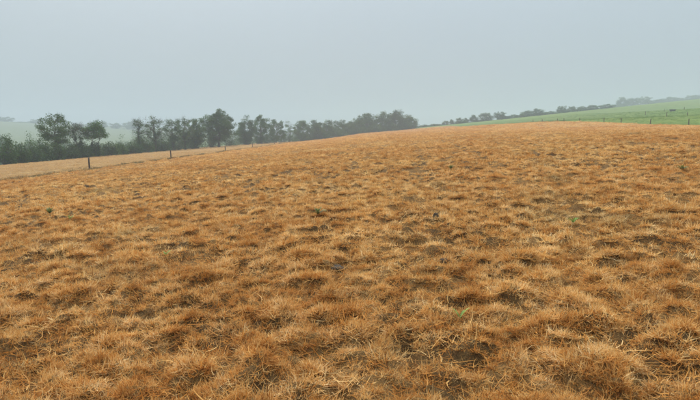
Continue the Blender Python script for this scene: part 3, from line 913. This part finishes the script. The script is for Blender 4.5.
far_row(C_L, 'faint fog veiled hedge bush on the left hill top', 'fog veiled bushes on the left hill top', 'hilltop_bush', True, 3)

# ------------------------------------------------------------------ weeds and clods on the field
def weed_mesh(nleaf, L, w, seed, mat, up=(0.35, 0.95), az=None):
    r = np.random.default_rng(seed)
    V, Fc, T = [], [], []
    for k in range(nleaf):
        a = az[k] if az else r.uniform(0, 6.283)
        ln = L * r.uniform(0.8, 1.1); ph = r.uniform(*up); n0 = len(V)
        p = np.array([0, 0, -0.02]); side = np.array([-math.sin(a), math.cos(a), 0.15])
        S = 7
        for s in range(S + 1):
            t = s / S
            ww = w * (math.sin(math.pi * min(1, 0.12 + 0.88 * t)) ** 0.7 + 0.08) * 0.5
            fold = np.array([0, 0, 0.3 * ww])
            V += [p - side * ww + fold, p, p + side * ww + fold]; T += [t * 0.8 + 0.1] * 3
            an = ph + 0.9 * t * t
            p = p + ln / S * np.array([math.sin(an) * math.cos(a), math.sin(an) * math.sin(a), math.cos(an)])
        for s in range(S):
            b_ = n0 + s * 3
            Fc += [(b_, b_ + 1, b_ + 4, b_ + 3), (b_ + 1, b_ + 2, b_ + 5, b_ + 4)]
    me = mesh_from('leaf', np.array(V), np.array(Fc), mat, True); add_tone(me, np.array(T))
    return me

def weed(px, py, label, nleaf, L, w, seed, mat, up=(0.35, 0.95), az=None):
    P = hit(px, py)
    root = bpy.data.objects.new('weed', None); COL.objects.link(root)
    root.location = (P[0], P[1], gz(P[0], P[1]) + 0.05)
    tag(root, label, 'weed')
    r = random.Random(seed)
    for k in range(nleaf):
        a = az[k] if az else k * 2.4 + r.uniform(-0.4, 0.4)
        obj('leaf', weed_mesh(1, L, w, seed * 31 + k, mat, up, [a]), root)
    return root
weed(460, 322, 'bright green seedling with leaves in a V in the right foreground', 4, 0.115, 0.016, 1, m_weed, (0.5, 0.8), [0.1, 3.0, 2.3, 0.9])
weed(573, 225, 'small yellow green seedling in the middle of the right half', 5, 0.13, 0.025, 2, m_weed, (0.3, 1.0))
weed(166, 257, 'small green weed in the left half, below the middle', 4, 0.09, 0.02, 3, m_weed, (0.4, 1.0))
weed(50, 215, 'dark green weed near the left edge of the field', 12, 0.20, 0.035, 4, m_weed_dark, (0.2, 0.9))
weed(70, 221, 'pale green weed beside the dark one near the left edge', 6, 0.13, 0.025, 5, m_weed, (0.3, 1.0))
weed(318, 216, 'olive green weed patch left of the centre', 14, 0.18, 0.03, 6, m_weed_dark, (0.3, 1.1))
weed(451, 170, 'dark leafy weed far up the field right of centre', 14, 0.18, 0.035, 7, m_weed_dark, (0.2, 0.9))
weed(682, 171, 'dark leafy weed far up the field near the right edge', 16, 0.20, 0.035, 8, m_weed_dark, (0.3, 1.1))

def clod(px, py, size, label, seed):
    P = hit(px, py)
    r = np.random.default_rng(seed)
    U, Vv = 14, 9
    V, Fc = [], []
    for j in range(Vv + 1):
        th = math.pi * j / Vv
        for i in range(U):
            a = 2 * math.pi * i / U
            d = np.array([math.sin(th) * math.cos(a), math.sin(th) * math.sin(a), math.cos(th)])
            k = 1 + 0.55 * float(gnoise(np.array([d[0] * 1.7 + seed * 3.1 + d[2]]), np.array([d[1] * 1.7 + d[2] * 1.3]), seed)[0]) \
                + 0.3 * float(gnoise(np.array([d[0] * 4 + seed]), np.array([d[1] * 4 + d[2] * 3]), seed + 9)[0])
            V.append(d * k * np.array(size) * 0.32)
    for j in range(Vv):
        for i in range(U):
            i2 = (i + 1) % U
            Fc.append((j * U + i, (j + 1) * U + i, (j + 1) * U + i2, j * U + i2))
    o = obj('soil_clod', mesh_from('soil_clod', np.array(V), np.array(Fc), m_clod, True), None, (P[0], P[1], gz(P[0], P[1]) + size[2] * 0.04), seed)
    return tag(o, label, 'soil clod', 'dark soil clods on the field')
clod(436, 218, (0.16, 0.14, 0.22), 'upright dark soil clod in the middle of the field right of centre', 1)
clod(337, 269, (0.36, 0.26, 0.12), 'broad dark heap of soil below the centre of the field', 2)
clod(444, 262, (0.2, 0.16, 0.10), 'small dark soil clod right of the broad heap', 3)
clod(86, 187, (0.34, 0.28, 0.22), 'dark soil clod below the nearest left post', 4)

# ------------------------------------------------------------------ the misty air
hv = box_v(-2800, 2800, -2800, 2800, -40, 120)
hz = obj('haze', mesh_from('haze', hv, BOXF))
mh = bpy.data.materials.new('haze'); mh.use_nodes = True
nt = mh.node_tree; nt.nodes.clear()
mo = nt.nodes.new('ShaderNodeOutputMaterial'); pv = nt.nodes.new('ShaderNodeVolumePrincipled')
pv.inputs['Color'].default_value = (0.69, 0.745, 0.795, 1); pv.inputs['Density'].default_value = 0.00098
pv.inputs['Anisotropy'].default_value = 0.0
nt.links.new(pv.outputs[0], mo.inputs['Volume'])
hz.data.materials.append(mh)
tag(hz, 'thin pale mist filling the air over field and hills', 'mist', kind='stuff')
